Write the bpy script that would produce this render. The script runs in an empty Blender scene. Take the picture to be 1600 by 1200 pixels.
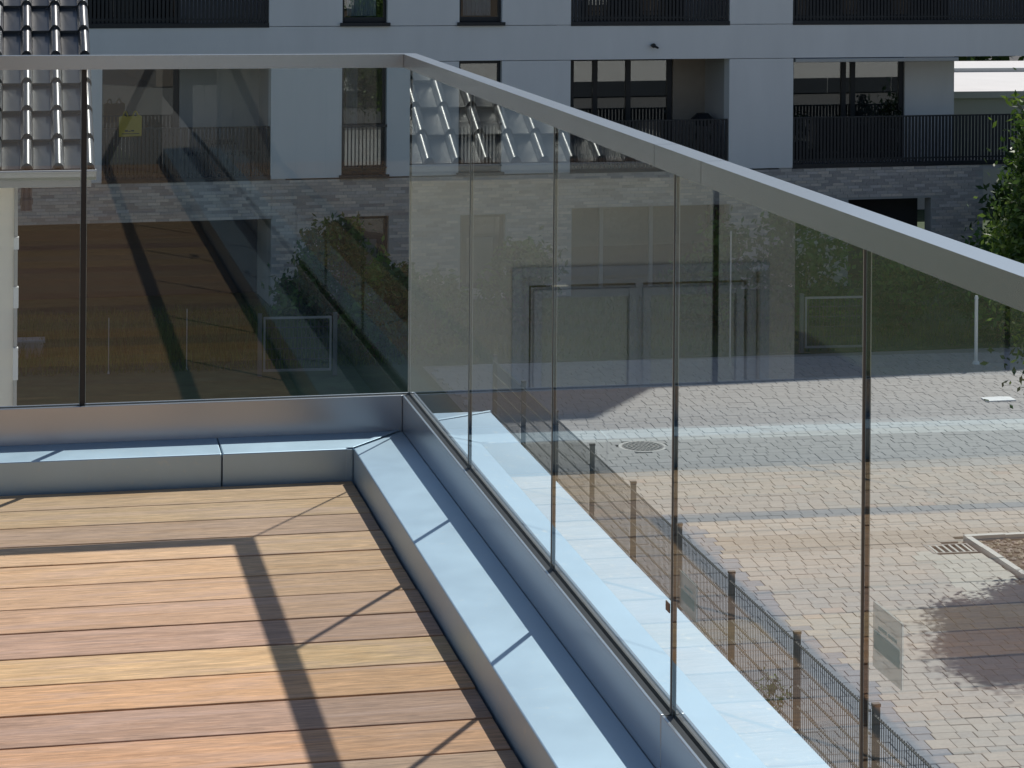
import bpy, math, random
from mathutils import Vector, Matrix
random.seed(7)
R = math.radians
SC = bpy.context.scene
COL = SC.collection

# ------------------------------------------------------------------ camera, sky, sun, exposure
cam_d = bpy.data.cameras.new("camera"); cam = bpy.data.objects.new("camera", cam_d); COL.objects.link(cam)
cam_d.sensor_width = 36.0; cam_d.lens = 3676.452 / 1600 * 36
cam_d.shift_y = -718.0 / 1600; cam_d.clip_start = .05; cam_d.clip_end = 1000
_m = Matrix.Rotation(-.2088, 3, 'Z') @ Matrix.Rotation(-.0029, 3, 'X') @ Matrix.Rotation(-.0075, 3, 'Y') @ Matrix.Rotation(R(90), 3, 'X')
cam.matrix_world = Matrix.Translation((-.9439, -5.6202, 1.3181)) @ _m.to_4x4()
SC.camera = cam

SUN_EL, SUN_AZ = R(50.7), math.atan2(.573, .819)          # azimuth from +Y towards +X
world = bpy.data.worlds.new("World"); SC.world = world; world.use_nodes = True
wn = world.node_tree.nodes; wl = world.node_tree.links
sky = wn.new("ShaderNodeTexSky"); sky.sky_type = 'NISHITA'; sky.sun_disc = False
sky.sun_elevation = SUN_EL; sky.sun_rotation = SUN_AZ; sky.altitude = 200; sky.air_density = 1.0; sky.dust_density = 1.0; sky.ozone_density = 1.0
wl.new(sky.outputs[0], wn["Background"].inputs[0]); wn["Background"].inputs[1].default_value = .080
sd = bpy.data.lights.new("sun", 'SUN'); sd.energy = 4.2; sd.angle = R(.53); sd.color = (1, .955, .89)
sun = bpy.data.objects.new("sun", sd); COL.objects.link(sun); sun.location = (10, 15, 25)
_dir = Vector((math.cos(SUN_EL) * math.sin(SUN_AZ), math.cos(SUN_EL) * math.cos(SUN_AZ), math.sin(SUN_EL)))
sun.rotation_euler = _dir.to_track_quat('Z', 'Y').to_euler()
SC.view_settings.view_transform = 'Standard'; SC.view_settings.look = 'None'
SC.view_settings.exposure = 0.0; SC.view_settings.gamma = 1; SC.view_settings.use_curve_mapping = False
SC.cycles.max_bounces = 14; SC.cycles.transparent_max_bounces = 40; SC.cycles.glossy_bounces = 8
SC.cycles.caustics_reflective = False; SC.cycles.caustics_refractive = False
SC.cycles.use_denoising = True

# ------------------------------------------------------------------ helpers
class MB:
    """collects polygons; each face carries a tint and a material slot"""
    def __init__(s): s.v = []; s.f = []; s.c = []; s.m = []
    def poly(s, pts, c=(1, 1, 1), m=0):
        n = len(s.v); s.v += [tuple(p) for p in pts]; s.f.append(tuple(range(n, n + len(pts)))); s.c.append(c); s.m.append(m)
    def mesh(s, vs, fs, c=(1, 1, 1), m=0):
        n = len(s.v); s.v += [tuple(p) for p in vs]
        for f in fs: s.f.append(tuple(i + n for i in f)); s.c.append(c); s.m.append(m)
    def box(s, x0, x1, y0, y1, z0, z1, c=(1, 1, 1), m=0, skip=()):
        x0, x1 = min(x0, x1), max(x0, x1); y0, y1 = min(y0, y1), max(y0, y1); z0, z1 = min(z0, z1), max(z0, z1)
        vs = [(x0, y0, z0), (x1, y0, z0), (x1, y1, z0), (x0, y1, z0), (x0, y0, z1), (x1, y0, z1), (x1, y1, z1), (x0, y1, z1)]
        F = {'b': (0, 3, 2, 1), 't': (4, 5, 6, 7), 'f': (0, 1, 5, 4), 'r': (1, 2, 6, 5), 'k': (2, 3, 7, 6), 'l': (3, 0, 4, 7)}
        s.mesh(vs, [F[k] for k in F if k not in skip], c, m)
    def tube(s, a, b, r0, r1=None, n=8, c=(1, 1, 1), m=0, cap=True):
        a, b = Vector(a), Vector(b); r1 = r0 if r1 is None else r1
        d = (b - a).normalized(); u = d.orthogonal().normalized(); w = d.cross(u)
        vs = []
        for q, r in ((a, r0), (b, r1)):
            for i in range(n):
                t = 2 * math.pi * i / n; vs.append(q + u * (math.cos(t) * r) + w * (math.sin(t) * r))
        fs = [(i, (i + 1) % n, n + (i + 1) % n, n + i) for i in range(n)]
        if cap: fs += [tuple(range(n))[::-1], tuple(range(n, 2 * n))]
        s.mesh(vs, fs, c, m)
    def prism(s, A, B, c=(1, 1, 1), m=0):
        """loft between two matching outlines, capped"""
        n = len(A); fs = [(i, (i + 1) % n, n + (i + 1) % n, n + i) for i in range(n)]
        s.mesh(list(A) + list(B), fs + [tuple(range(n))[::-1], tuple(range(n, 2 * n))], c, m)
    def data(s, name, mats, smooth=False):
        me = bpy.data.meshes.new(name); me.from_pydata(s.v, [], s.f); me.update()
        for mt in (mats if isinstance(mats, (list, tuple)) else [mats]): me.materials.append(mt)
        at = me.color_attributes.new("tint", 'FLOAT_COLOR', 'CORNER')
        buf = []
        for f, c in zip(s.f, s.c): buf += [c[0], c[1], c[2], 1.0] * len(f)
        at.data.foreach_set("color", buf)
        me.polygons.foreach_set("material_index", s.m)
        if smooth: me.polygons.foreach_set("use_smooth", [True] * len(s.f))
        return me

def link(name, me, parent=None, **kw):
    o = bpy.data.objects.new(name, me); COL.objects.link(o)
    if parent is not None: o.parent = parent
    for k, v in kw.items(): o[k] = v
    return o
def obj(name, mb, mats, parent=None, bevel=0, smooth=False, fix=True, **kw):
    me = mb.data(name, mats, smooth)
    if fix:
        import bmesh
        bm = bmesh.new(); bm.from_mesh(me); bmesh.ops.recalc_face_normals(bm, faces=bm.faces); bm.to_mesh(me); bm.free()
    o = link(name, me, parent, **kw)
    if bevel:
        b = o.modifiers.new("b", 'BEVEL'); b.width = bevel; b.segments = 2; b.limit_method = 'ANGLE'; b.angle_limit = R(40)
    return o
def thing(name, label, cat, loc=(0, 0, 0), rz=0, group=None):
    o = bpy.data.objects.new(name, None); COL.objects.link(o); o.location = loc; o.rotation_euler = (0, 0, rz)
    o.empty_display_size = .1; tag(o, label, cat, group); return o
def tag(o, label=None, cat=None, group=None, kind=None):
    if label: o['label'] = label
    if cat: o['category'] = cat
    if group: o['group'] = group
    if kind: o['kind'] = kind
    return o
def copy_tree(o, parent=None):
    c = o.copy(); COL.objects.link(c)
    if parent is not None: c.parent = parent
    for ch in list(o.children): copy_tree(ch, c)
    return c

# ------------------------------------------------------------------ materials
def mat(name, col=(.5, .5, .5), rough=.6, metal=0.0, spec=.5, var=0.0, vscale=6.0, tint=False, ocol=False, bump=0.0, bscale=60.0, rvar=0.0, stretch=(1, 1, 1), trans=0.0, coat=0.0, speck=0.0):
    m = bpy.data.materials.new(name); m.use_nodes = True
    N, L = m.node_tree.nodes, m.node_tree.links; b = N["Principled BSDF"]
    b.inputs["Roughness"].default_value = rough; b.inputs["Metallic"].default_value = metal
    b.inputs["Specular IOR Level"].default_value = spec; b.inputs["Coat Weight"].default_value = coat
    geo = N.new("ShaderNodeNewGeometry"); mp = N.new("ShaderNodeMapping"); mp.inputs["Scale"].default_value = stretch
    L.new(geo.outputs["Position"], mp.inputs[0])
    cur = N.new("ShaderNodeRGB"); cur.outputs[0].default_value = (*col, 1); cur = cur.outputs[0]
    def mul(a, b2):
        x = N.new("ShaderNodeMix"); x.data_type = 'RGBA'; x.blend_type = 'MULTIPLY'; x.inputs[0].default_value = 1
        L.new(a, x.inputs[6]); L.new(b2, x.inputs[7]); return x.outputs[2]
    if tint:
        a = N.new("ShaderNodeAttribute"); a.attribute_name = "tint"; cur = mul(cur, a.outputs["Color"])
    if ocol:
        a = N.new("ShaderNodeObjectInfo"); cur = mul(cur, a.outputs["Color"])
    if var or rvar:
        n = N.new("ShaderNodeTexNoise"); n.inputs["Scale"].default_value = vscale; n.inputs["Detail"].default_value = 6; n.inputs["Roughness"].default_value = .6
        L.new(mp.outputs[0], n.inputs["Vector"])
        if var:
            r = N.new("ShaderNodeMapRange"); r.inputs[1].default_value = .25; r.inputs[2].default_value = .75
            r.inputs[3].default_value = 1 - var; r.inputs[4].default_value = 1 + var; L.new(n.outputs[0], r.inputs[0])
            cur = mul(cur, r.outputs[0])
        if rvar:
            r = N.new("ShaderNodeMapRange"); r.inputs[1].default_value = .3; r.inputs[2].default_value = .7
            r.inputs[3].default_value = max(.02, rough - rvar); r.inputs[4].default_value = min(1, rough + rvar); L.new(n.outputs[0], r.inputs[0])
            L.new(r.outputs[0], b.inputs["Roughness"])
    if speck:                                            # dried drops and dust
        vo = N.new("ShaderNodeTexNoise"); vo.inputs["Scale"].default_value = 55; vo.inputs["Detail"].default_value = 3; L.new(geo.outputs["Position"], vo.inputs["Vector"])
        lo = N.new("ShaderNodeTexNoise"); lo.inputs["Scale"].default_value = 3.5; lo.inputs["Detail"].default_value = 5; L.new(geo.outputs["Position"], lo.inputs["Vector"])
        r1 = N.new("ShaderNodeMapRange"); r1.inputs[1].default_value = .60; r1.inputs[2].default_value = .74; r1.inputs[4].default_value = 1; L.new(vo.outputs[0], r1.inputs[0])
        r2 = N.new("ShaderNodeMapRange"); r2.inputs[1].default_value = .42; r2.inputs[2].default_value = .70; r2.inputs[3].default_value = .1 * speck; r2.inputs[4].default_value = speck; L.new(lo.outputs[0], r2.inputs[0])
        mm = N.new("ShaderNodeMath"); mm.operation = 'MULTIPLY'; L.new(r1.outputs[0], mm.inputs[0]); L.new(r2.outputs[0], mm.inputs[1])
        x = N.new("ShaderNodeMix"); x.data_type = 'RGBA'; L.new(mm.outputs[0], x.inputs[0]); L.new(cur, x.inputs[6]); x.inputs[7].default_value = (.62, .66, .66, 1); cur = x.outputs[2]
    if bump:
        n2 = N.new("ShaderNodeTexNoise"); n2.inputs["Scale"].default_value = bscale; n2.inputs["Detail"].default_value = 4
        L.new(mp.outputs[0], n2.inputs["Vector"])
        bp = N.new("ShaderNodeBump"); bp.inputs["Strength"].default_value = bump; bp.inputs["Distance"].default_value = .01
        L.new(n2.outputs[0], bp.inputs["Height"]); L.new(bp.outputs[0], b.inputs["Normal"])
    L.new(cur, b.inputs["Base Color"])
    if trans:
        t = N.new("ShaderNodeBsdfTranslucent"); L.new(cur, t.inputs[0]); mx = N.new("ShaderNodeMixShader"); mx.inputs[0].default_value = trans
        L.new(b.outputs[0], mx.inputs[1]); L.new(t.outputs[0], mx.inputs[2]); L.new(mx.outputs[0], N["Material Output"].inputs[0])
    return m

def glass_mat(name, tint=(.955, .975, .968), film=0.0, ior=1.52, rough=0.0, coated=False):
    """clear flat pane: each face reflects by Fresnel and lets the rest straight through"""
    m = bpy.data.materials.new(name); m.use_nodes = True
    N, L = m.node_tree.nodes, m.node_tree.links; N.remove(N["Principled BSDF"])
    geo = N.new("ShaderNodeNewGeometry"); ir = N.new("ShaderNodeMapRange")
    ir.inputs[3].default_value = ior; ir.inputs[4].default_value = 1 / ior; L.new(geo.outputs["Backfacing"], ir.inputs[0])
    fr = N.new("ShaderNodeFresnel"); L.new(ir.outputs[0], fr.inputs[0])
    tr = N.new("ShaderNodeBsdfTransparent"); tr.inputs[0].default_value = (*tint, 1)
    gl = N.new("ShaderNodeBsdfGlossy"); gl.inputs["Roughness"].default_value = rough; gl.inputs["Color"].default_value = (.98, 1, .99, 1)
    mx = N.new("ShaderNodeMixShader"); L.new(fr.outputs[0], mx.inputs[0]); L.new(tr.outputs[0], mx.inputs[1]); L.new(gl.outputs[0], mx.inputs[2])
    out = tr.outputs[0] if coated else mx.outputs[0]           # an anti-reflective coated face only transmits
    if film:                                             # a trace of dust on the pane
        tc = N.new("ShaderNodeTexNoise"); tc.inputs["Scale"].default_value = 2.2; tc.inputs["Detail"].default_value = 8
        L.new(geo.outputs["Position"], tc.inputs["Vector"])
        r = N.new("ShaderNodeMapRange"); r.inputs[1].default_value = .4; r.inputs[2].default_value = .75; r.inputs[3].default_value = film * .4; r.inputs[4].default_value = film * 1.6
        L.new(tc.outputs[0], r.inputs[0])
        df = N.new("ShaderNodeBsdfDiffuse"); df.inputs[0].default_value = (.6, .6, .57, 1)
        m2 = N.new("ShaderNodeMixShader"); L.new(r.outputs[0], m2.inputs[0]); L.new(out, m2.inputs[1]); L.new(df.outputs[0], m2.inputs[2]); out = m2.outputs[0]
    L.new(out, N["Material Output"].inputs[0]); return m

def film_mat(name, col, cover):
    m = bpy.data.materials.new(name); m.use_nodes = True
    N, L = m.node_tree.nodes, m.node_tree.links; b = N["Principled BSDF"]; b.inputs["Base Color"].default_value = (*col, 1); b.inputs["Roughness"].default_value = .5
    t = N.new("ShaderNodeBsdfTransparent"); mx = N.new("ShaderNodeMixShader"); mx.inputs[0].default_value = cover
    L.new(t.outputs[0], mx.inputs[1]); L.new(b.outputs[0], mx.inputs[2]); L.new(mx.outputs[0], N["Material Output"].inputs[0]); return m

def wood_mat():
    m = bpy.data.materials.new("deck_wood"); m.use_nodes = True
    N, L = m.node_tree.nodes, m.node_tree.links; b = N["Principled BSDF"]
    geo = N.new("ShaderNodeNewGeometry"); oi = N.new("ShaderNodeObjectInfo")
    at = N.new("ShaderNodeVectorMath"); at.operation = 'SCALE'; at.inputs[0].default_value = (37, 0, 53); L.new(oi.outputs["Random"], at.inputs[3])
    ad = N.new("ShaderNodeVectorMath"); ad.operation = 'ADD'; L.new(geo.outputs["Position"], ad.inputs[0]); L.new(at.outputs[0], ad.inputs[1])
    def noise(sc, scale, det, rough, dist):
        mp = N.new("ShaderNodeMapping"); mp.inputs["Scale"].default_value = sc; L.new(ad.outputs[0], mp.inputs[0])
        n = N.new("ShaderNodeTexNoise"); n.inputs["Scale"].default_value = scale; n.inputs["Detail"].default_value = det; n.inputs["Roughness"].default_value = rough; n.inputs["Distortion"].default_value = dist
        L.new(mp.outputs[0], n.inputs["Vector"]); return n.outputs[0]
    def rng(s, a, bb, c, d):
        r = N.new("ShaderNodeMapRange"); r.inputs[1].default_value = a; r.inputs[2].default_value = bb; r.inputs[3].default_value = c; r.inputs[4].default_value = d; L.new(s, r.inputs[0]); return r.outputs[0]
    def mul(a, b2, fac=1, mode='MULTIPLY'):
        x = N.new("ShaderNodeMix"); x.data_type = 'RGBA'; x.blend_type = mode
        if isinstance(fac, (int, float)): x.inputs[0].default_value = fac
        else: L.new(fac, x.inputs[0])
        L.new(a, x.inputs[6])
        if isinstance(b2, tuple): x.inputs[7].default_value = (*b2, 1)
        else: L.new(b2, x.inputs[7])
        return x.outputs[2]
    fine = noise((2.4, 30, 10), 7, 6, .66, 1.0)
    broad = noise((.7, 7, 3), 2.6, 4, .55, 1.6)
    figure = noise((1.6, 16, 6), 2.2, 3, .5, 3.2)
    c = mul(oi.outputs["Color"], rng(fine, .3, .72, .62, 1.28))
    c = mul(c, rng(figure, .35, .68, .82, 1.12))
    c = mul(c, (.50, .355, .30), rng(broad, .5, .78, 0, .5), 'MIX')
    c = mul(c, (.86, .66, .36), rng(broad, .22, .45, .38, 0), 'MULTIPLY')
    L.new(c, b.inputs["Base Color"]); b.inputs["Roughness"].default_value = .6; b.inputs["Specular IOR Level"].default_value = .3
    bp = N.new("ShaderNodeBump"); bp.inputs["Strength"].default_value = .25; bp.inputs["Distance"].default_value = .002; L.new(fine, bp.inputs["Height"]); L.new(bp.outputs[0], b.inputs["Normal"])
    return m

M = dict(
    wood=wood_mat(),
    zinc=mat("zinc_sheet", (.44, .575, .685), .47, .64, var=.05, vscale=6, rvar=.03, bump=.006, bscale=9, speck=.5),
    chan=mat("anodised_channel", (.50, .54, .58), .25, .68, var=.02, vscale=4),
    zinc2=mat("weathered_zinc_sheet", (.36, .49, .61), .55, .35, var=.07, vscale=5, rvar=.03, speck=.8),
    alu=mat("satin_aluminium", (.43, .485, .535), .25, .85),
    gasket=mat("black_rubber", (.02, .022, .024), .5),
    gedge=mat("glass_edge", (.008, .014, .014), .6, spec=.12),
    aglass=glass_mat("coated_outer_face", (.935, .962, .955), coated=True),
    arris=mat("ground_glass_arris", (.42, .50, .49), .5),
    glass=glass_mat("clear_glass", (.935, .962, .955), film=.007, ior=1.68),
    pglass=glass_mat("plain_window_glass", (.86, .9, .9), ior=1.5),
    wglass=glass_mat("window_glass", (.86, .9, .9), ior=2.3),
    dark=mat("underdeck", (.03, .026, .024), .9),
    render=mat("grey_render", (.84, .83, .815), .9, var=.05, vscale=1.6, stretch=(1, 1, .22), bump=.15, bscale=90),
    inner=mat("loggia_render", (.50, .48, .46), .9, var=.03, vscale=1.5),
    room=mat("dark_room", (.05, .05, .055), .9),
    anth=mat("anthracite_metal", (.017, .020, .025), .45, .1),
    brick=mat("clinker_brick", (.60, .555, .505), .85, tint=True, var=.12, vscale=30, bump=.3, bscale=80),
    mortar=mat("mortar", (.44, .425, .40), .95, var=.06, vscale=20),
    curtain=mat("curtain_cloth", (.52, .55, .62), .9, var=.06, vscale=12, stretch=(1, 1, .1)),
    tile=mat("glazed_roof_tile", (.062, .067, .073), .34, spec=.8, tint=True, var=.12, vscale=14, rvar=.06),
    cream=mat("cream_render", (.93, .88, .79), .9, var=.03, vscale=2.2, bump=.12, bscale=70),
    wframe=mat("blue_grey_frame", (.60, .64, .69), .4, var=.03),
    white=mat("white_plastic", (.88, .88, .87), .4),
    lgrey=mat("light_grey_metal", (.42, .44, .45), .4, .5, var=.04),
    navy=mat("dark_blue_enamel", (.02, .025, .05), .35),
    paver=mat("concrete_paver", (.50, .49, .48), .88, tint=True, var=.10, vscale=18, bump=.25, bscale=60),
    joint=mat("joint_sand", (.30, .285, .26), .95, var=.1, vscale=25),
    soil=mat("planting_soil", (.10, .078, .06), .95, var=.35, vscale=30, bump=.6, bscale=30),
    stone=mat("pebbles", (.34, .29, .25), .8, tint=True, var=.15, vscale=40),
    kerb=mat("concrete_kerb", (.55, .56, .55), .85, var=.1, vscale=12, tint=True),
    iron=mat("cast_iron", (.16, .16, .165), .55, .35, var=.2, vscale=25),
    steel=mat("galvanised_steel", (.27, .285, .29), .5, .5, var=.08, vscale=18),
    fence=mat("fence_coating", (.085, .09, .092), .5, .3, var=.08, vscale=10),
    postm=mat("fence_post_steel", (.13, .145, .145), .55, .3, var=.12, vscale=10),
    lawn=mat("lawn_turf", (.05, .08, .035), .95, var=.35, vscale=3),
    blade=mat("grass_blades", (.10, .165, .055), .8, tint=True, trans=.3),
    leaf=mat("leaf_green", (.075, .135, .03), .45, tint=True, trans=.34, spec=.5),
    bark=mat("bark", (.10, .08, .06), .9, var=.3, vscale=20, bump=.5, bscale=30),
    yellow=mat("yellow_plastic", (.42, .31, .03), .5, var=.08, vscale=6),
    black=mat("black_print", (.015, .015, .015), .5),
    wallw=mat("white_house_render", (.52, .51, .49), .9, var=.03, vscale=1.4),
    ground=mat("ground_asphalt", (.075, .073, .07), .95, var=.12, vscale=1.2),
    roofw=mat("pale_roof_membrane", (.62, .61, .60), .8, var=.06, vscale=.6),
    sticker=film_mat("sticker_film", (.50, .55, .52), .38), stickerb=film_mat("sticker_print", (.30, .46, .48), .45),
    brown=mat("brown_spacer", (.20, .12, .08), .6), wooddoor=mat("beige_panel", (.33, .28, .23), .8, var=.06),
    cushion=mat("plum_cushion", (.10, .06, .07), .9), white_sheet=mat("white_card", (.8, .82, .84), .7))

G = -6.45                                                 # street level below the terrace
P = .778                                                  # width of one glass pane

# ------------------------------------------------------------------ ground
mb = MB(); mb.poly([(-400, -400, G - .06), (400, -400, G - .06), (400, 500, G - .06), (-400, 500, G - .06)])
tag(obj('ground', mb, M['ground'], fix=False), kind='structure')
mb = MB(); mb.box(-30, 6.03, 8, 34.6, G - .05, G - .012); mb.box(-30, 40, 34.6, 62, G - .05, G - .016)
lawn = tag(obj('lawn', mb, M['lawn']), kind='structure')
mb = MB(); mb.box(-14, 5.9, .3, 7.9, G - .05, G - .004); tag(obj('bounce_paving', mb, M['kerb']), kind='structure')  # unseen pale paving, added to bounce warm sunlight onto the neighbour's wall

# pavement: courses run slightly skew, joints follow the fence
PA = R(-2.6)
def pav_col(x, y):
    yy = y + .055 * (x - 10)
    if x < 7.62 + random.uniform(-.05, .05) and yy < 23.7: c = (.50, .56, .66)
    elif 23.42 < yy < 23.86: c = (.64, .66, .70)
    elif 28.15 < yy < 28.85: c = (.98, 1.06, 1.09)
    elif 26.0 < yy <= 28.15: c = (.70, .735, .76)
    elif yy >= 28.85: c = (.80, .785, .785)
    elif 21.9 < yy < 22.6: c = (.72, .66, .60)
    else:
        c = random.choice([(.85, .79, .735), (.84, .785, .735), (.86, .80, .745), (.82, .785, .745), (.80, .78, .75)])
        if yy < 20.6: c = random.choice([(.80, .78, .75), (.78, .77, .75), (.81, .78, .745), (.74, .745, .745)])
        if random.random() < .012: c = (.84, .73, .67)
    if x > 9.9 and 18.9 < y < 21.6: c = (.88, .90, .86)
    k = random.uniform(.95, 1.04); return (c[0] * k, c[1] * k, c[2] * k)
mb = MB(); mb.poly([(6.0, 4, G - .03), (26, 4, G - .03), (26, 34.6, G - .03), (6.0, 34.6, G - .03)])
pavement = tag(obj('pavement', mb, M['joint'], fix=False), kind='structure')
cells = []
y = 8.0; k = 0; ca, sa = math.cos(PA), math.sin(PA)
while y < 34.4:
    h = (.17, .24, .17, .20)[k % 4]; x = 5.2 + random.uniform(0, .25)
    while x < 21:
        w = random.choice((.17, .20, .25, .17, .21)); cx, cy = x + w / 2, y + h / 2
        wx, wy = 6 + (cx - 6) * ca - (cy - 20) * sa, 20 + (cx - 6) * sa + (cy - 20) * ca
        inbed = wx > 10.72 and 15.9 < wy < 22.16
        ingrate = 10.16 < wx < 10.75 and 21.5 < wy < 21.93
        inman = (wx - 8.17) ** 2 + (wy - 27.83) ** 2 < .36 ** 2
        if 6.16 < wx < 20 and wy < 34.4 and not (inbed or ingrate or inman): cells.append((wx, wy, w, h))
        x += w
    y += h; k += 1
def paver_box(b, w, h, dz, c, ox=0, oy=0, oz=0):
    g = .0038; e = .006; a, d = w / 2 - g, h / 2 - .0018
    vs = [(-a, -d, -.03), (a, -d, -.03), (a, d, -.03), (-a, d, -.03), (-a, -d, dz - e * .5), (a, -d, dz - e * .5), (a, d, dz - e * .5), (-a, d, dz - e * .5),
          (-a + e, -d + e, dz), (a - e, -d + e, dz), (a - e, d - e, dz), (-a + e, d - e, dz)]
    vs = [(ox + p[0] * ca - p[1] * sa, oy + p[0] * sa + p[1] * ca, oz + p[2]) for p in vs]
    b.mesh(vs, [(0, 1, 5, 4), (1, 2, 6, 5), (2, 3, 7, 6), (3, 0, 4, 7), (4, 5, 9, 8), (5, 6, 10, 9), (6, 7, 11, 10), (7, 4, 8, 11), (8, 9, 10, 11)], c)
def vis(x, y):                                            # big in the photograph: near, right of the ledge and inside the frame
    return 7.0 < x < 9.4 and 14.2 < y < 21.5 and x > 6.2 + (21.5 - y) * .02 and x < 8.35 + (y - 14.5) * .46
near = sorted([c for c in cells if vis(c[0], c[1])], key=lambda c: c[1] + .4 * abs(c[0] - 8.2))[:300]
nearset = set(near); cache = {}
rest = MB()
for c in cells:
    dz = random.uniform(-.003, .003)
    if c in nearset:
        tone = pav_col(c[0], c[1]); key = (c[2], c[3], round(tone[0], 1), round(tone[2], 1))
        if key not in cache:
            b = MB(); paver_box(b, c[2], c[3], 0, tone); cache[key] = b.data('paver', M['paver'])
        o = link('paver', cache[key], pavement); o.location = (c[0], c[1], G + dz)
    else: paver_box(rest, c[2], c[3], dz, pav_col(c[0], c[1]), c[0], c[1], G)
obj('paving_courses', rest, M['paver'], pavement, fix=False, kind='stuff')

# ------------------------------------------------------------------ own terrace building
TERR = thing('terrace_house', 'white rendered house that carries the roof terrace and its parapet', 'house', (0, 0, G))
dz = -G
mb = MB(); mb.box(-9, .20, -14, .20, 0, dz - .09); obj('wall', mb, M['wallw'], TERR)
mb = MB()
mb.box(-9, -3.4, -7.35, -7.05, dz - .05, dz + 2.75); mb.box(-1.0, -.16, -7.35, -7.05, dz - .05, dz + 2.75); mb.box(-3.4, -1.0, -7.35, -7.05, dz + 2.2, dz + 2.75)
obj('wall', mb, M['wallw'], TERR)
mb = MB(); mb.box(-9.5, .35, -13, -6.75, dz + 2.75, dz + 2.95); obj('roof', mb, M['anth'], TERR)
fr = MB()
for a, b2 in ((-3.4, -3.32), (-2.24, -2.16), (-1.08, -1.0)): fr.box(a, b2, -7.25, -7.15, dz, dz + 2.2)
fr.box(-3.4, -1.0, -7.25, -7.15, dz + 2.12, dz + 2.2); fr.box(-3.4, -1.0, -7.25, -7.15, dz, dz + .08)
door = obj('sliding_door', fr, M['anth'], TERR)
mb = MB(); mb.box(-3.32, -1.08, -7.205, -7.195, dz + .08, dz + 2.12); obj('pane', mb, M['wglass'], door)
mb = MB(); mb.box(-3.6, -.8, -9, -7.4, dz, dz + 2.3, skip=('k',)); obj('room', mb, M['room'], TERR, fix=False)

mb = MB(); mb.box(-8.8, -.155, -7.04, -.155, -.088, -.034); tag(obj('terrace_base', mb, M['dark']), kind='structure')
DECK = thing('wooden_deck', 'warm hardwood terrace deck of long planks with thin dark gaps', 'deck', (-4.5, -3.6, -.03))
tones = [(.58, .395, .235), (.59, .405, .24), (.49, .325, .215), (.63, .42, .245), (.61, .395, .225), (.59, .375, .22), (.54, .34, .21), (.48, .305, .21), (.63, .42, .22), (.64, .375, .195), (.46, .29, .20), (.61, .35, .195)]
bw = .1506; bm_ = MB(); bm_.box(-4.15, 4.15, -bw / 2 + .0033, bw / 2 - .0033, 0, .028)
proto = None
for i in range(45):
    yc = -.1686 - bw * (i + .5) - .0068 * min(i, 1) * 0
    if yc < -6.98: break
    if proto is None:
        o = obj('deck_board', bm_, M['wood'], DECK, bevel=.0022); proto = o
    else:
        o = proto.copy(); COL.objects.link(o)
    o.location = (-.1612 - 4.15 + 4.5 + random.uniform(-.001, .001), yc + 3.6, .002 + random.uniform(-.0006, .0006))
    t = tones[i] if i < len(tones) else random.choice(tones)
    kk = random.uniform(.97, 1.03); o.color = (t[0] * kk, t[1] * kk, t[2] * kk, 1)

# ------------------------------------------------------------------ parapet: coping sheets inside and outside the balustrade
def lpt(side, u, t, z, g=.0012):
    """a point of the L: u inwards from the glass plane, t metres from the corner (None = on the mitre)"""
    if side == 'L': return (-(u) - g if t is None else -t, -u, z)
    return (-u, -(u) - g if t is None else -t, z)
def lpiece(profile, side, t0, t1, g=.0012):
    b = MB(); b.prism([lpt(side, u, t0, z, g) for u, z in profile], [lpt(side, u, t1, z, g) for u, z in profile]); return b
PAR = thing('roof_parapet', 'low parapet clad in blue-grey metal coping sheets around the deck', 'parapet', (0, 0, -.08))
cop = [(.0186, .0785), (.156, .0716), (.156, -.032), (.0186, -.032)]
for n, s, t0, t1 in (('coping', 'L', None, .4615), ('coping', 'L', .4640, 2.46), ('coping', 'L', 2.463, 4.46), ('coping', 'L', 4.463, 8.8), ('coping', 'R', None, 3.05), ('coping', 'R', 3.053, 7.04)):
    o = obj(n, lpiece(cop, s, t0, t1), M['zinc'], PAR, bevel=.0026); o.location = (0, 0, .08)
# folded mitre strip lying over the inner corner
b = MB(); A = [(-.022, -.0195, .0800), (-.1565, -.1545, .0733), (-.1745, -.1545, .0733), (-.040, -.0195, .0800)]
b.prism(A, [(p[0], p[1], p[2] + .0015) for p in A]); o = obj('mitre_fold', b, M['zinc'], PAR, bevel=.0006); o.location = (0, 0, .08)
b = MB(); b.box(-.1735, -.1600, -.1578, -.1564, -.030, .0702); o = obj('corner_fold', b, M['zinc'], PAR, bevel=.0005); o.location = (0, 0, .08)
oc = [(-.0186, .0860), (-.252, .0600), (-.252, -.060), (-.248, -.060), (-.2465, .0545), (-.0186, .0800)]
for s, t0, t1 in (('L', None, 3.0), ('L', 3.003, 8.8), ('R', None, 4.1), ('R', 4.103, 7.04)):
    o = obj('outer_coping', lpiece(oc, s, t0, t1), M['zinc2'], PAR, bevel=.003, label='outer coping sheet sloping out beyond the glass'); o.location = (0, 0, .08)
b = MB(); A = [(.0200, .0200, .0865), (.253, .253, .0606), (.253, .241, .0606), (.0200, .008, .0865)]
b.prism(A, [(p[0], p[1], p[2] + .002) for p in A]); o = obj('mitre_fold', b, M['zinc'], PAR, bevel=.0006); o.location = (0, 0, .08)

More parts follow.
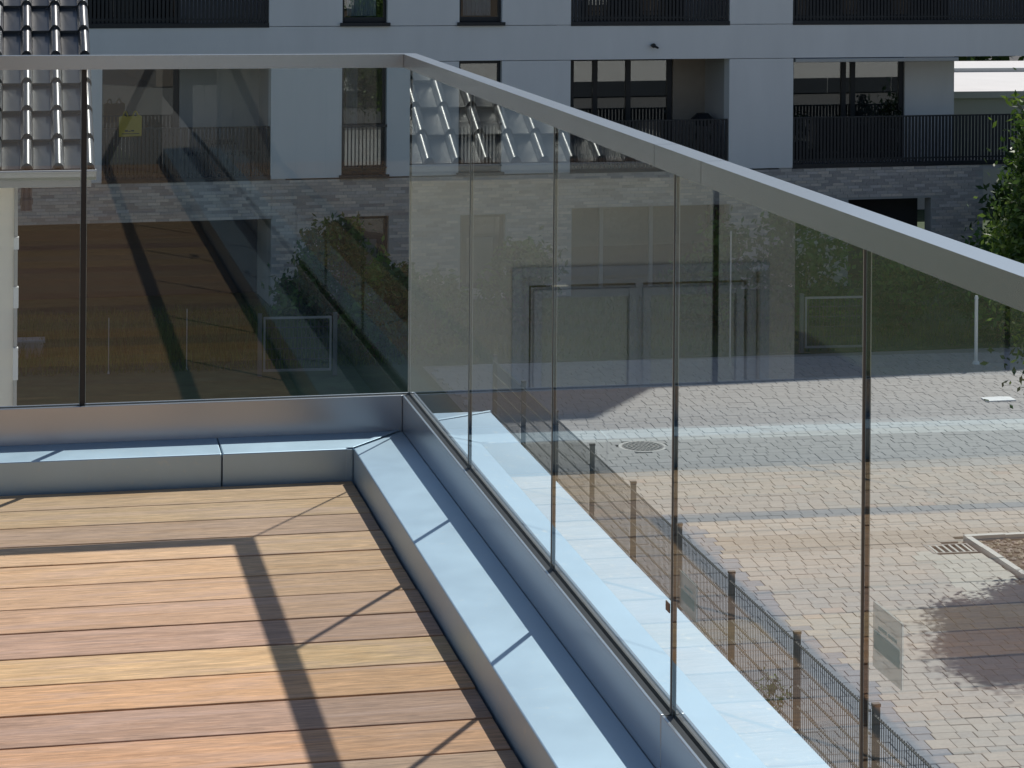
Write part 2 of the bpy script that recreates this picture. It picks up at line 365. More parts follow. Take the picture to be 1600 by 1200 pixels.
# ------------------------------------------------------------------ balustrade: one L of glass, channel and handrail
BAL = thing('glass_balustrade', 'frameless glass balustrade with flat aluminium handrail round the terrace corner', 'balustrade', (0, 0, .07))
ZB = .07
def bal(name, b, m, bevel=0, parent=None, **kw):
    o = obj(name, b, m, parent or BAL, bevel=bevel, **kw)
    if parent is None: o.location = (0, 0, -ZB)
    return o
rail = [(.0222, .9873), (-.0132, .9873), (-.0132, .9547), (-.0095, .9547), (-.0095, .9600), (.0115, .9600), (.0115, .9547), (.0222, .9547)]
for s, t0, t1 in (('L', None, 4.9), ('L', 4.902, 8.8), ('R', None, 2.2875), ('R', 2.2895, 2.5275), ('R', 2.5295, 7.0)):
    bal('handrail', lpiece(rail, s, t0, t1, .0006), M['alu'])
for q in (2.2885, 2.5285):
    bal('rail_sleeve', lpiece([(.0212, .9863), (-.0122, .9863), (-.0122, .9610), (.0212, .9557)], 'R', q - .012, q + .012), M['gasket'])
chi = [(.0182, .0745), (.0182, .1642), (.0128, .1642), (.0128, .0745)]
cho = [(-.0182, .0745), (-.0128, .0745), (-.0128, .1642), (-.0182, .1642)]
gki = [(.0126, .0950), (.0126, .1620), (.0034, .1635), (.0034, .0950)]
gko = [(-.0034, .0950), (-.0126, .0950), (-.0126, .1620), (-.0034, .1635)]
for s, cuts in (('L', (None, 3 * P - .0015, 8.8)), ('R', (None, 3 * P - .0015, 6 * P, 7.0))):
    for t0, t1 in zip(cuts, cuts[1:]):
        a = None if t0 is None else t0 + .003
        bal('base_channel', lpiece(chi, s, a, t1), M['chan'], .0012)
        bal('outer_channel', lpiece(cho, s, a, t1), M['chan'], .0012)
        bal('gasket', lpiece(gki, s, a, t1), M['gasket']); bal('gasket', lpiece(gko, s, a, t1), M['gasket'])
panes = {}
for s, n in (('L', 11), ('R', 9)):
    for i in range(n):
        jw = .0046 if s == 'R' else .0066; b = MB(); t0 = (.0046 if s == 'R' else .0) if i == 0 else i * P + jw; t1 = (i + 1) * P - jw; t1 = min(t1, 6.99) if s == 'R' else t1
        if i == 0 and s == 'L': t0 = -.0032
        if t0 >= t1: continue
        u0, u1, z0, z1 = -.0032, .0032, .09, .9585
        ch = .0009
        def q4(u, e): return [lpt(s, u, t0 + e, z0), lpt(s, u, t1 - e, z0), lpt(s, u, t1 - e, z1), lpt(s, u, t0 + e, z1)]
        o0, o1, i1, i0 = q4(u0, ch), q4(u0 + ch, 0), q4(u1 - ch, 0), q4(u1, ch)
        b.poly(o0, m=3); b.poly(i0[::-1])
        for j in range(4):
            k = (j + 1) % 4
            for p_, q_, m_ in ((o0, o1, 2), (o1, i1, 1), (i1, i0, 2)): b.poly([p_[j], p_[k], q_[k], q_[j]], m=m_)
        panes[s, i] = bal('glass_pane', b, [M['glass'], M['gedge'], M['arris'], M['aglass']])
for s, n in (('L', 11), ('R', 9)):
    for i in range(1, n):
        if s == 'R' and i * P > 6.9: continue
        jw = .0046 if s == 'R' else .0066; b = MB(); q = [(-.0029, .145), (.0029, .145), (.0029, .9580), (-.0029, .9580)]
        b.prism([lpt(s, u, i * P - jw + .0006, z) for u, z in q], [lpt(s, u, i * P + jw - .0006, z) for u, z in q]); bal('joint_seal', b, M['gasket'])
def sticker(pane, y0, y1, z0, z1, marks):
    b = MB(); b.box(-.0046, -.0036, y0, y1, z0, z1); o = obj('safety_sticker', b, M['sticker'], panes[pane])
    b = MB()
    for (a, c, d, e) in marks: b.box(-.0052, -.0048, y0 + (y1 - y0) * a, y0 + (y1 - y0) * c, z0 + (z1 - z0) * d, z0 + (z1 - z0) * e)
    p = obj('print', b, M['stickerb'], o)
sticker(('R', 4), -3.235, -3.150, .490, .562, [(.05, .95, .30, .58), (.15, .45, .64, .69), (.5, .8, .64, .69)])
sticker(('R', 3), -2.461, -2.380, .335, .386, [(.1, .9, .25, .55), (.2, .7, .66, .72)])
b = MB(); b.box(-.0055, -.0034, -2.328, -2.308, .309, .323); obj('edge_spacer', b, M['brown'], panes['R', 2], bevel=.001)

# ------------------------------------------------------------------ apartment building (local frame: x along the facade, y into the building)
BA = R(3.2)
AP = thing('apartment_building', 'grey rendered apartment block with recessed balconies over a brick ground floor', 'building', (9.0069, 41.3368, 0), BA)
Z1, Z2, Z3, Z4, Z5 = -3.91, -1.60, -.88, 1.42, 2.14
def bbox(name, m, *boxes, parent=None, bevel=0, **kw):
    b = MB()
    for q in boxes: b.box(*q)
    return obj(name, b, m, parent or AP, bevel=bevel, **kw)
# floor bands and piers of render, 12 mm shadow joints between them
for z0, z1, s1 in ((Z2 + .006, Z3 - .006, 17.0), (Z4 + .006, Z5 - .006, 17.0)): bbox('facade_band', M['render'], (-14, s1, 0, .32, z0, z1))
bbox('upper_facade', M['render'], (-14, 17, 0, .32, Z5 + .006, 8.15), (-14, 7.3, .0, .32, 8.15, 11.35))
bbox('core', M['room'], (-14, 10.6, 4.8, 11, G, 8.1)); bbox('core', M['room'], (10.6, 17, 4.8, 11, Z3, 8.1)); bbox('penthouse', M['render'], (-14, 7.3, .33, 8, 8.15, 11.3))
lower = [(-14, -8.25), (-4.93, -3.5), (-2.58, -1.09), (-.19, 1.27), (4.74, 6.17)]
upper = [(-14, -8.6), (-4.98, -3.5), (-2.58, -1.09), (-.19, 1.27), (4.74, 6.15), (12.9, 17)]
for a, b2 in lower: bbox('pier', M['render'], (a, b2, .0, .32, Z1, Z2 - .006))
for a, b2 in upper: bbox('pier', M['render'], (a, b2, .0, .32, Z3 + .006, Z4 - .006))
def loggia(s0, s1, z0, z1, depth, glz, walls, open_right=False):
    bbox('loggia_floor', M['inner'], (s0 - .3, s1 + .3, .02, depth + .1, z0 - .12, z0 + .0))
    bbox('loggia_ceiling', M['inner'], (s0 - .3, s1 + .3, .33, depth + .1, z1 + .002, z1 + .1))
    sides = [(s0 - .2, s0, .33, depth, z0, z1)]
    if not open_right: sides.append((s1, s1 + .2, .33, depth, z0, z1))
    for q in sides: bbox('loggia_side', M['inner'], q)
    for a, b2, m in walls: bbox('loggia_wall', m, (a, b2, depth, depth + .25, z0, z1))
    for a, b2, posts in glz:
        fr = MB(); zt = z1 - .03
        for q in [a, *posts, b2]: fr.box(q - .055, q + .055, depth + .05, depth + .13, z0 + .02, zt)
        fr.box(a, b2, depth + .052, depth + .128, z0 + .02, z0 + .12); fr.box(a, b2, depth + .052, depth + .128, zt - .09, zt)
        w = obj('balcony_window', fr, M['anth'], AP)
        edges = [a, *posts, b2]
        for e0, e1 in zip(edges, edges[1:]):
            b = MB(); b.box(e0 + .055, e1 - .055, depth + .085, depth + .093, z0 + .12, zt - .09); obj('pane', b, M['wglass'], w)
        bbox('room', M['room'], (a - .2, b2 + .2, depth + .2, depth + 3, z0 - .01, z1 + .01))
def railing(s0, s1, z0, z1, y=.06):
    b = MB(); b.box(s0, s1, y - .02, y + .02, z1 - .03, z1); b.box(s0, s1, y - .018, y + .018, z0 + .13, z0 + .16); b.box(s0 - .02, s1 + .02, y - .07, y + .05, z0 - .02, z0 + .07)
    r = obj('balcony_railing', b, M['anth'], AP)
    b = MB(); n = int((s1 - s0) / .078)
    for i in range(n + 1):
        q = s0 + .02 + (s1 - s0 - .04) * i / n; b.box(q - .026, q + .026, y - .010, y + .010, z0 + .06, z1 - .03)
    obj('bars', b, M['anth'], r, kind='stuff')
# lower storey
W_, I_ = M['render'], M['inner']
loggia(-8.25, -4.93, Z1, Z2, 1.5, [(-8.15, -6.62, [])], [(-6.56, -4.93, I_)]); railing(-8.23, -4.95, Z1, -2.86)
loggia(1.27, 4.74, Z1, Z2, 1.5, [(1.75, 3.95, [2.28, 3.02])], [(1.27, 1.69, W_), (4.01, 4.74, M['wooddoor'])]); railing(1.29, 4.72, Z1, -2.86)
loggia(6.17, 12.9, Z1, Z2, 1.5, [(6.75, 9.35, [7.98, 8.2])], [(6.17, 6.69, I_), (9.41, 10.6, W_)], True); railing(6.19, 12.88, Z1, -2.85)
bbox('awning_cassette', M['lgrey'], (6.2, 9.95, -.06, .06, Z2 - .09, Z2 - .01), bevel=.01)
# upper storey, of which only the feet show
loggia(-8.6, -4.98, Z3, Z4, 1.5, [(-8.5, -6.6, [-7.5])], [(-6.54, -4.98, I_)]); railing(-8.58, -5.0, Z3, .17)
loggia(1.27, 4.74, Z3, Z4, 1.5, [(2.0, 4.2, [3.1])], [(1.27, 1.94, I_), (4.26, 4.74, I_)]); railing(1.29, 4.72, Z3, .17)
loggia(6.15, 12.9, Z3, Z4, 1.5, [(6.8, 10.4, [8.6])], [(6.15, 6.74, I_), (10.46, 12.9, I_)]); railing(6.17, 12.88, Z3, .17)
def window(s0, s1, z0, z1, sashes=1, curtain=True, sill=True, french=False, cw=1.0):
    fr = MB(); d = .12; w = .06
    fr.box(s0, s0 + w, d, d + .08, z0, z1); fr.box(s1 - w, s1, d, d + .08, z0, z1); fr.box(s0 + w, s1 - w, d, d + .08, z1 - w, z1); fr.box(s0 + w, s1 - w, d, d + .08, z0, z0 + .1)
    o = obj('window', fr, M['anth'], AP, bevel=.006)
    b = MB(); b.box(s0 + w, s1 - w, d + .035, d + .043, z0 + .1, z1 - w); obj('pane', b, M['wglass'], o)
    if curtain:
        b = MB(); n = 60; pts = []
        for i in range(n + 1):
            q = s0 + w + .08 + (s1 - s0 - 2 * w - .2) * cw * i / n; pts.append((q, d + .16 + .022 * math.sin(i * 1.15) + .008 * math.sin(i * .41)))
        for (a, ya), (c, yc) in zip(pts, pts[1:]): b.poly([(a, ya, z0 + .12), (c, yc, z0 + .12), (c, yc, z1 - .05), (a, ya, z1 - .05)])
        obj('curtain', b, M['curtain'], o, fix=False)
    if sill: bbox('sill', M['anth'], (s0 - .05, s1 + .05, -.06, .13, z0 - .07, z0 - .002), parent=o)
    if french:
        b = MB(); b.box(s0, s1, -.03, 0, z0 + .95, z0 + 1.0); b.box(s0, s1, -.03, 0, z0 + .12, z0 + .15)
        for i in range(12): q = s0 + .04 + (s1 - s0 - .08) * i / 11; b.box(q - .008, q + .008, -.025, -.005, z0 + .15, z0 + .95)
        obj('french_railing', b, M['anth'], o)
    bbox('room', M['room'], (s0 - .2, s1 + .2, .5, 2.1, z0 - .1, z1 + .1)); [bbox('reveal', M['anth'], q) for q in ((s0 - .03, s0 - .001, .03, .5, z0, z1), (s1 + .001, s1 + .03, .03, .5, z0, z1))]
window(-3.5, -2.58, Z3 + .07, Z4); window(-1.09, -.19, Z3 + .07, Z4)
window(-3.5, -2.58, Z1 + .05, Z2, curtain=True, french=True, cw=.38); window(-1.09, -.19, Z1 + .05, Z2, curtain=False, french=True)
b = MB(); b.tube((3.03, -.0, -1.31), (3.03, -.10, -1.31), .035, .05, 10); b.tube((3.03, -.08, -1.31), (3.12, -.14, -1.36), .03, .02, 8); obj('facade_lamp', b, M['gasket'], AP)

# brick ground floor with its openings
op = [(-13, -4.91, G, -4.70), (-3.43, -2.52, G + .2, -4.70), (-1.04, -.09, G + .2, -4.73), (1.32, 4.77, G, -4.65), (7.45, 9.36, G, -4.62)]
mo = MB(); cuts = [-14] + [q for o_ in op for q in o_[:2]] + [10.58]
for a, b2 in zip(cuts[0::2], cuts[1::2]): mo.box(a, b2, .012, .32, G, Z1 - .03)
for s0, s1, z0, z1 in op:
    mo.box(s0, s1, .012, .32, z1, Z1 - .03)
    if z0 > G: mo.box(s0, s1, .012, .32, G, z0)
BW = obj('brick_wall', mo, M['mortar'], AP)
bl, bh, bj = .245, .054, .010
def brick_tone():
    c = random.choice([(1.0, .97, .95), (1.12, 1.07, 1.02), (.86, .84, .85), (1.25, 1.17, 1.1), (.72, .70, .72), (1.05, 1.03, 1.05)]); k = random.uniform(.9, 1.1); return tuple(v * k for v in c)
variants = []
for i in range(10):
    b = MB(); b.box(0, bl, 0, .03, 0, bh, brick_tone(), skip=('k',)); variants.append(b.data('brick', M['brick']))
br = MB(); single = 0; row = 0; z = Z1 - .03 - bh
while z > G:
    s = -14 + (row % 3) * .085 + random.uniform(0, .02)
    while s + bl < 10.58:
        clash = any(s + bl > o_[0] and s < o_[1] and z + bh > o_[2] and z < o_[3] for o_ in op)
        if not clash:
            dy = random.uniform(-.003, .003)
            if 6.3 < s < 10.58 and z > -4.95 and single < 300:
                o = link('brick', random.choice(variants), BW); o.location = (s, dy, z); single += 1
            else: br.box(s, s + bl, dy, dy + .03, z, z + bh, brick_tone(), skip=('k',))
        s += bl + bj
    z -= bh + bj; row += 1
obj('brick_courses', br, M['brick'], BW, fix=False, kind='stuff')
for q in ((-13.2, -4.7, 1.9, 2.0, G, -4.5), (1.1, 5.0, 2.0, 2.1, G, -4.4), (7.2, 9.6, 1.2, 1.3, G, -4.4)): bbox('passage', M['room'], q)
for q in ((-13.0, -11.2, .9, 1.0, G, -4.5), (-4.9, -4.7, .33, 1.8, G, -4.5)): bbox('passage_wall', M['inner'], q)
for q in ((-13.2, -4.7, .33, 1.9, -4.69, -4.55), (1.1, 5, .33, 2, -4.62, -4.5)): bbox('passage_ceiling', M['inner'], q)
for s0, s1, z0, z1 in (op[1], op[2]):
    fr = MB(); fr.box(s0, s0 + .07, .15, .22, z0, z1); fr.box(s1 - .07, s1, .15, .22, z0, z1); fr.box(s0 + .07, s1 - .07, .15, .22, z1 - .07, z1); fr.box(s0 + .07, s1 - .07, .15, .22, z0, z0 + .09)
    o = obj('window', fr, M['anth'], AP); b = MB(); b.box(s0 + .07, s1 - .07, .18, .188, z0 + .09, z1 - .07); obj('pane', b, M['pglass'], o)
    b = MB(); b.box(s0 + .2, s1 - .2, .26, .28, z0 + .1, z1 - .5); obj('blind', b, M['wooddoor'], o)
    bbox('room', M['room'], (s0 - .1, s1 + .1, .5, 1.9, z0 - .1, z1 + .1))
s0, s1, z0, z1 = op[3]
fr = MB()
for q in (s0, 2.2, 3.3, s1 - .08): fr.box(q, q + .08, .9, .98, z0, z1)
fr.box(s0 + .08, s1 - .08, .902, .978, z1 - .1, z1); o = obj('ground_floor_window', fr, M['lgrey'], AP)
for a, c in ((s0 + .08, 2.2), (2.28, 3.3), (3.38, s1 - .08)):
    b = MB(); b.box(a, c, .935, .943, z0, z1 - .1); obj('pane', b, M['pglass'], o)
bbox('blind', M['wooddoor'], (s0 + .1, s1 - .1, 1.1, 1.12, -5.6, -4.66), parent=o)

def on_facade(s, d, z): return AP.matrix_world_basis(s, d, z) if False else Vector((9.0069 + s * math.cos(BA) - d * math.sin(BA), 41.3368 + s * math.sin(BA) + d * math.cos(BA), z))
# things standing on the balconies
def place(o, s, d, z, rz=0): o.location = on_facade(s, d, z); o.rotation_euler = (0, 0, BA + rz); return o
t = place(thing('shopping_bag', 'yellow bag hanging over the top rail of the left balcony', 'bag'), -7.70, -.005, -3.02)
b = MB(); w = .225
out = [(-w, .0), (w * .96, .01), (w, .40), (w * .72, .43), (w * .50, .40), (w * .1, .41), (-w * .3, .39), (-w * .62, .42), (-w * 1.02, .39)]
b.prism([(x, -.035, q) for x, q in out], [(x * .97, .02, q) for x, q in out]); obj('body', b, M['yellow'], t, bevel=.012)
for x0, x1 in ((-.15, -.05), (.04, .15)):
    b = MB(); pts = [(x0 + (x1 - x0) * k / 6, -.01, .39 + .11 * math.sin(math.pi * k / 6)) for k in range(7)]
    for p, q in zip(pts, pts[1:]): b.tube(p, q, .014, .014, 6)
    obj('handle', b, M['yellow'], t)
b = MB()
for x0, x1, q0, q1 in ((-.17, .17, .055, .07), (-.11, -.05, .10, .135), (-.04, .0, .10, .12), (.01, .07, .105, .135)): b.box(x0, x1, -.0385, -.0355, q0, q1)
obj('print', b, M['black'], t)
def chair(label, s, d, z, rz):
    c = place(thing('balcony_chair', label, 'chair', group='dark chairs on the left balcony'), s, d, z, rz)
    b = MB(); b.box(-.24, .24, -.24, .24, .42, .46); obj('seat', b, M['anth'], c, bevel=.01)
    b = MB()
    for i in range(6): b.box(-.21 + i * .075, -.17 + i * .075, .22, .245, .5, .92)
    b.box(-.24, .24, .215, .25, .9, .95); obj('backrest', b, M['anth'], c)
    for sx in (-1, 1):
        for sy in (-1, 1):
            b = MB(); b.tube((sx * .21, sy * .21, .43), (sx * .25, sy * .25, 0), .018, .015, 6); obj('leg', b, M['anth'], c)
    return c
chair('dark slatted balcony chair facing sideways beside the pale wall', -6.3, .9, Z1, R(80)); chair('dark slatted balcony chair turned to the street near the pier', -5.35, .8, Z1, R(-60))
t = place(thing('balcony_table', 'low dark table between two balcony chairs', 'table'), -5.85, .75, Z1)
b = MB(); b.box(-.3, .3, -.3, .3, .66, .70); obj('table_top', b, M['anth'], t, bevel=.005)
for sx in (-1, 1):
    for sy in (-1, 1):
        b = MB(); b.box(sx * .25 - .02, sx * .25 + .02, sy * .25 - .02, sy * .25 + .02, 0, .66); obj('leg', b, M['anth'], t)

def foliage(n, rx, ry, rz, size, seed, tones, hollow=.35, cz=0, flat=.7, lumps=7):
    """leaf-sized quads bunched round random centres inside an uneven crown"""
    rnd = random.Random(seed); b = MB(); centres = []
    for i in range(lumps * 6):
        while True:
            p = Vector((rnd.uniform(-1, 1), rnd.uniform(-1, 1), rnd.uniform(-1, 1)))
            if hollow < p.length < 1: break
        centres.append((p, rnd.uniform(.10, .22), rnd.choice(tones)))
    for i in range(n):
        c, r, tone = rnd.choice(centres)
        p = c + Vector((rnd.gauss(0, 1), rnd.gauss(0, 1), rnd.gauss(0, 1))) * r
        p = Vector((p.x * rx, p.y * ry, p.z * rz + cz))
        a = Vector((rnd.gauss(0, 1), rnd.gauss(0, 1), rnd.gauss(0, flat))).normalized(); u = a.orthogonal().normalized()
        u.rotate(Matrix.Rotation(rnd.uniform(0, 6.28), 3, a)); v = a.cross(u); s = size * rnd.uniform(.6, 1.25)
        k = rnd.uniform(.8, 1.2); col = (tone[0] * k, tone[1] * k, tone[2] * k)
        b.poly([p - u * s, p - v * s * .45, p + u * s, p + v * s * .45], col)
    return b
def plant_pot(label, s, d, z, seed):
    t = place(thing('potted_plant', label, 'plant', group='plants in pots on the balconies'), s, d, z)
    b = MB(); b.tube((0, 0, 0), (0, 0, .4), .15, .2, 12); obj('pot', b, M['anth'], t)
    obj('foliage', foliage(320, .24, .22, .30, .05, seed, [(.12, .14, .14), (.2, .22, .2)], .1, .72), M['leaf'], t, fix=False)
plant_pot('dark bushy plant at the left end of the right balcony', 6.55, .55, Z1 + .1, 3)
plant_pot('tall dark plant before the right balcony window', 8.75, .8, Z1 + .3, 4)
plant_pot('green plant under the window of the left balcony', -6.95, .7, Z1, 5)
t = place(thing('barbecue', 'small black barbecue at the right end of the middle balcony', 'barbecue'), 4.4, .7, Z1)
b = MB(); b.tube((0, 0, .85), (0, 0, 1.0), .14, .25, 12); b.tube((0, 0, 1.0), (0, 0, 1.12), .25, .12, 12); obj('bowl', b, M['anth'], t)
for i in range(3):
    b = MB(); a = i * 2.094; b.tube((.12 * math.cos(a), .12 * math.sin(a), .9), (.3 * math.cos(a), .3 * math.sin(a), 0), .015, .015, 6); obj('leg', b, M['anth'], t)

# ------------------------------------------------------------------ neighbouring house on the left
EY, EZ, GA, CW, TP = 10.3, -.345, .338, .2024, R(30)
HS = thing('neighbour_house', 'cream rendered house with glossy dark roof tiles and grey eaves gutter', 'house', (-.92, 10.8, G))
hx, hy, hz = -.92, 10.8, G
XL, XR = -4.95, -.395
def hobj(name, b, m, parent=None, **kw):
    o = obj(name, b, m, parent or HS, **kw)
    o.location = (-hx, -hy, -hz) if parent is None else (0, 0, 0); return o
ridge_y = EY + 13 * GA * math.cos(TP); ridge_z = EZ + 13 * GA * math.sin(TP)
w0, w1 = -4.68, -.925; WX0, WX1, WZ0, WZ1 = -4.42, -2.62, -2.75, -1.24
mb = MB(); yb = 2 * ridge_y - 10.8; ez = EZ - .07 + (.5) * math.tan(TP)
prof = [(10.8, G), (yb, G), (yb, ez), (ridge_y, ridge_z - .10), (10.8, ez)]
# front face with a window hole, built from pieces
mb.box(w0, WX0, 10.8, 11.1, G, ez - .02); mb.box(WX1, w1, 10.8, 11.1, G, ez - .02); mb.box(WX0, WX1, 10.8, 11.1, WZ1, ez - .02); mb.box(WX0, WX1, 10.8, 11.1, G, WZ0)
prof2 = [(11.1, G), (yb, G), (yb, ez), (ridge_y, ridge_z - .12), (11.1, ez + .12)]
mb.prism([(w1 - .001, y_, z_) for y_, z_ in prof2], [(w1 - .3, y_, z_) for y_, z_ in prof2]); mb.prism([(w0 + .001, y_, z_) for y_, z_ in prof2], [(w0 + .3, y_, z_) for y_, z_ in prof2])
hobj('wall', mb, M['cream'])
mb = MB()
def rp(x, d, h=0): return (x, EY + d * math.cos(TP) - h * math.sin(TP), EZ + d * math.sin(TP) + h * math.cos(TP))
T = 13 * GA
mb.prism([rp(XL, -.02, -.05), rp(XL, T, -.05), rp(XL, T, -.15), rp(XL, .05, -.10)], [rp(XR - .02, -.02, -.05), rp(XR - .02, T, -.05), rp(XR - .02, T, -.15), rp(XR - .02, .05, -.10)])
by = 2 * ridge_y
mb.prism([(XL, by - EY, EZ), (XL, ridge_y, ridge_z), (XL, ridge_y, ridge_z - .15), (XL, by - EY, EZ - .15)], [(XR, by - EY, EZ), (XR, ridge_y, ridge_z), (XR, ridge_y, ridge_z - .15), (XR, by - EY, EZ - .15)])
ROOF = hobj('roof', mb, M['gasket'])
# one tile: flat pan with a raised roll on its right side
prof = [(0, .004), (.004, .010), (.118, .010), (.124, .016), (.131, .036), (.143, .054), (.160, .061), (.178, .055), (.192, .036), (.2015, .002)]
tile_me = []
for v in range(5):
    b = MB(); Lt = GA + .055; kx = random.uniform(.75, 1.35); c = (kx, kx, kx); n = len(prof)
    lo = [(x, 0, h + .026) for x, h in prof]; hi = [(x, Lt, h - .004) for x, h in prof]; lo2 = [(x, .006, max(h - .024, 0) + .004) for x, h in prof]
    vs = lo + hi + lo2 + lo
    fs = [(i, i + 1, n + i + 1, n + i) for i in range(n - 1)] + [(2 * n + i, 2 * n + i + 1, 3 * n + i + 1, 3 * n + i) for i in range(n - 1)]
    fs += [(4 * n - 1, 3 * n - 1, 2 * n - 1)]
    b.mesh(vs, fs, c)
    b.box(.100, .118, Lt - .075, Lt - .052, .004, .018, c)
    me = b.data('roof_tile', M['tile']); me.polygons.foreach_set("use_smooth", [i < n - 1 for i in range(len(me.polygons))]); tile_me.append(me)
ncol = int((XR - XL) / CW)
for r in range(13):
    for cidx in range(ncol):
        o = link('roof_tile', tile_me[random.randrange(5)], ROOF)
        x0 = XR - .005 - CW * (cidx + 1) + random.uniform(-.0015, .0015)
        p = rp(x0, r * GA - .05, -.035); o.location = p; o.rotation_euler = (TP, random.uniform(-.004, .004), random.uniform(-.004, .004))
mb = MB()
for a, c in ((XL, (XL + XR) / 2 - .001), ((XL + XR) / 2 + .001, XR)): mb.tube((a, ridge_y, ridge_z + .03), (c, ridge_y, ridge_z + .03), .10, .10, 10)
hobj('ridge_cap', mb, M['tile'])
# eaves gutter: half-round trough
mb = MB(); gy, gz, gr = EY - .075, EZ - .035, .062; n = 10
for rr, flip in ((gr, 0), (gr - .004, 1)):
    pts = [(gy - rr * math.cos(math.pi * i / n), gz - rr * math.sin(math.pi * i / n)) for i in range(n + 1)]
    for (a, c), (d, e) in zip(pts, pts[1:]): mb.poly([(XL, a, c), (XR - .0, a, c), (XR - .0, d, e), (XL, d, e)])
mb.tube((XL, gy - gr, gz + .002), (XR, gy - gr, gz + .002), .009, .009, 8); mb.box(XR - .004, XR, gy - gr, gy + gr, gz - gr, gz + .005)
hobj('gutter', mb, M['lgrey'], fix=False)
mb = MB(); mb.box(XL + .02, XR - .03, EY + .0, EY + .03, EZ - .15, EZ - .05); hobj('fascia_board', mb, M['lgrey'])
mb = MB(); mb.box(XL + .02, XR - .03, EY + .03, 10.8, EZ - .155, EZ - .135); hobj('soffit', mb, M['cream'])
mb = MB(); mb.box(-.924, -.900, 10.775, 10.81, G + .3, EZ - .16); hobj('corner_trim', mb, M['lgrey'])
for z0, z1 in ((-.97, -.885), (-1.37, -1.225), (-1.86, -1.64), (-2.35, -2.2)):
    mb = MB(); mb.box(-.928, -.893, 10.755, 10.812, z0, z1); hobj('bracket', mb, M['white'], bevel=.004)
mb = MB(); mb.tube((-.845, 10.74, -.70), (-.845, 10.74, -.45), .04, .035, 12); mb.tube((-.845, 10.74, -.66), (-.845, 10.74, -.62), .046, .046, 12); hobj('outdoor_lamp', mb, M['navy'])
mb = MB(); mb.box(-.80, -.72, 10.70, 10.74, -.53, -.46); hobj('junction_box', mb, M['white'], bevel=.004)
mb = MB(); mb.tube((-1.25, 10.74, G), (-1.25, 10.74, EZ - .16), .04, .04, 12); hobj('downpipe', mb, M['lgrey'])
# big two-leaf window with nested frames
xm0 = (WX0 + WX1) / 2; fr = MB()
def ring(b, x0, x1, z0, z1, w, y0, y1):
    b.box(x0, x0 + w, y0, y1, z0, z1); b.box(x1 - w, x1, y0, y1, z0, z1); b.box(x0 + w, x1 - w, y0, y1, z1 - w, z1); b.box(x0 + w, x1 - w, y0, y1, z0, z0 + w)
ring(fr, WX0 - .06, WX1 + .06, WZ0 - .06, WZ1 + .06, .07, 10.775, 10.799); ring(fr, WX0 + .012, WX1 - .012, WZ0 + .012, WZ1 - .012, .07, 10.86, 10.93); fr.box(xm0 - .03, xm0 + .03, 10.865, 10.925, WZ0 + .08, WZ1 - .08)
WIN = hobj('window', fr, M['wframe'], bevel=.006)
xm = (WX0 + WX1) / 2
for a, c in ((WX0 + .112, xm - .022), (xm + .022, WX1 - .112)):
    b = MB(); ring(b, a, c, WZ0 + .112, WZ1 - .112, .06, 10.835, 10.90); s_ = obj('sash', b, M['wframe'], WIN, bevel=.006)
    b = MB(); b.box(a + .06, c - .06, 10.868, 10.874, WZ0 + .172, WZ1 - .172); obj('pane', b, M['wglass'], WIN)
b = MB(); b.box(WX0 + .1, WX1 - .1, 10.885, 10.895, WZ0 + .1, WZ1 - .1); obj('blind', b, M['white'], WIN)
b = MB(); b.box(WX0 - .1, WX1 + .1, 10.70, 10.80, WZ0 - .11, WZ0 - .065); obj('sill', b, M['lgrey'], WIN, bevel=.005)

# ------------------------------------------------------------------ wire fence along the paved yard
FN = thing('wire_fence', 'grey double-wire mesh fence on square posts beside the paved yard', 'fence', (6.1, 20, G))
b = MB(); b.box(-.03, .03, -.02, .02, 0, 1.25); b.box(-.034, .034, -.024, .024, 1.25, 1.275, m=1); pm = b.data('post', [M['postm'], M['gasket']])
ys = [28.6, 26.6, 24.6, 22.6, 20.63, 18.72, 16.83, 14.83, 12.82, 10.8, 8.8]
for yy in ys: o = link('post', pm, FN); o.location = (0, yy - 20, 0)
for a, c in zip(ys, ys[1:]):
    b = MB(); L0, L1 = c - 20 + .03, a - 20 - .03
    for i in range(7):
        z = .06 + i * .19
        for dx in (-.033, -.045): b.box(dx - .0035, dx + .0035, L0, L1, z - .0045, z + .0045)
    n = int((L1 - L0) / .05)
    for i in range(n + 1): q = L0 + (L1 - L0) * i / n; b.box(-.0415, -.0365, q - .003, q + .003, .03, 1.22)
    obj('mesh_panel', b, M['fence'], FN, fix=False)

# ------------------------------------------------------------------ yard details
t = thing('manhole_cover', 'round patterned manhole cover set in the grey paving band', 'manhole cover', (8.17, 27.83, G))
b = MB(); b.tube((0, 0, -.05), (0, 0, .002), .36, .36, 40); obj('frame', b, M['kerb'], t)
b = MB(); b.tube((0, 0, -.04), (0, 0, .006), .31, .31, 40); obj('lid', b, M['iron'], t)
b = MB()
for r_, n_ in ((.06, 6), (.13, 12), (.20, 18), (.265, 24)):
    for i in range(n_): a = 6.283 * i / n_; b.tube((r_ * math.cos(a), r_ * math.sin(a), .005), (r_ * math.cos(a), r_ * math.sin(a), .016), .024, .02, 8)
obj('studs', b, M['steel'], t)
t = thing('drain_grate', 'slotted steel gully grate at the corner of the planting bed', 'drain grate', (10.45, 21.715, G), PA)
b = MB(); b.box(-.29, .29, -.2, -.17, -.06, .004); b.box(-.29, .29, .17, .2, -.06, .004); b.box(-.29, -.26, -.17, .17, -.06, .004); b.box(.26, .29, -.17, .17, -.06, .004); obj('frame', b, M['iron'], t)
for i in range(6):
    b = MB(); q = -.22 + i * .088; b.box(q - .014, q + .014, -.17, .17, -.03, .003); obj('bar', b, M['steel'], t)
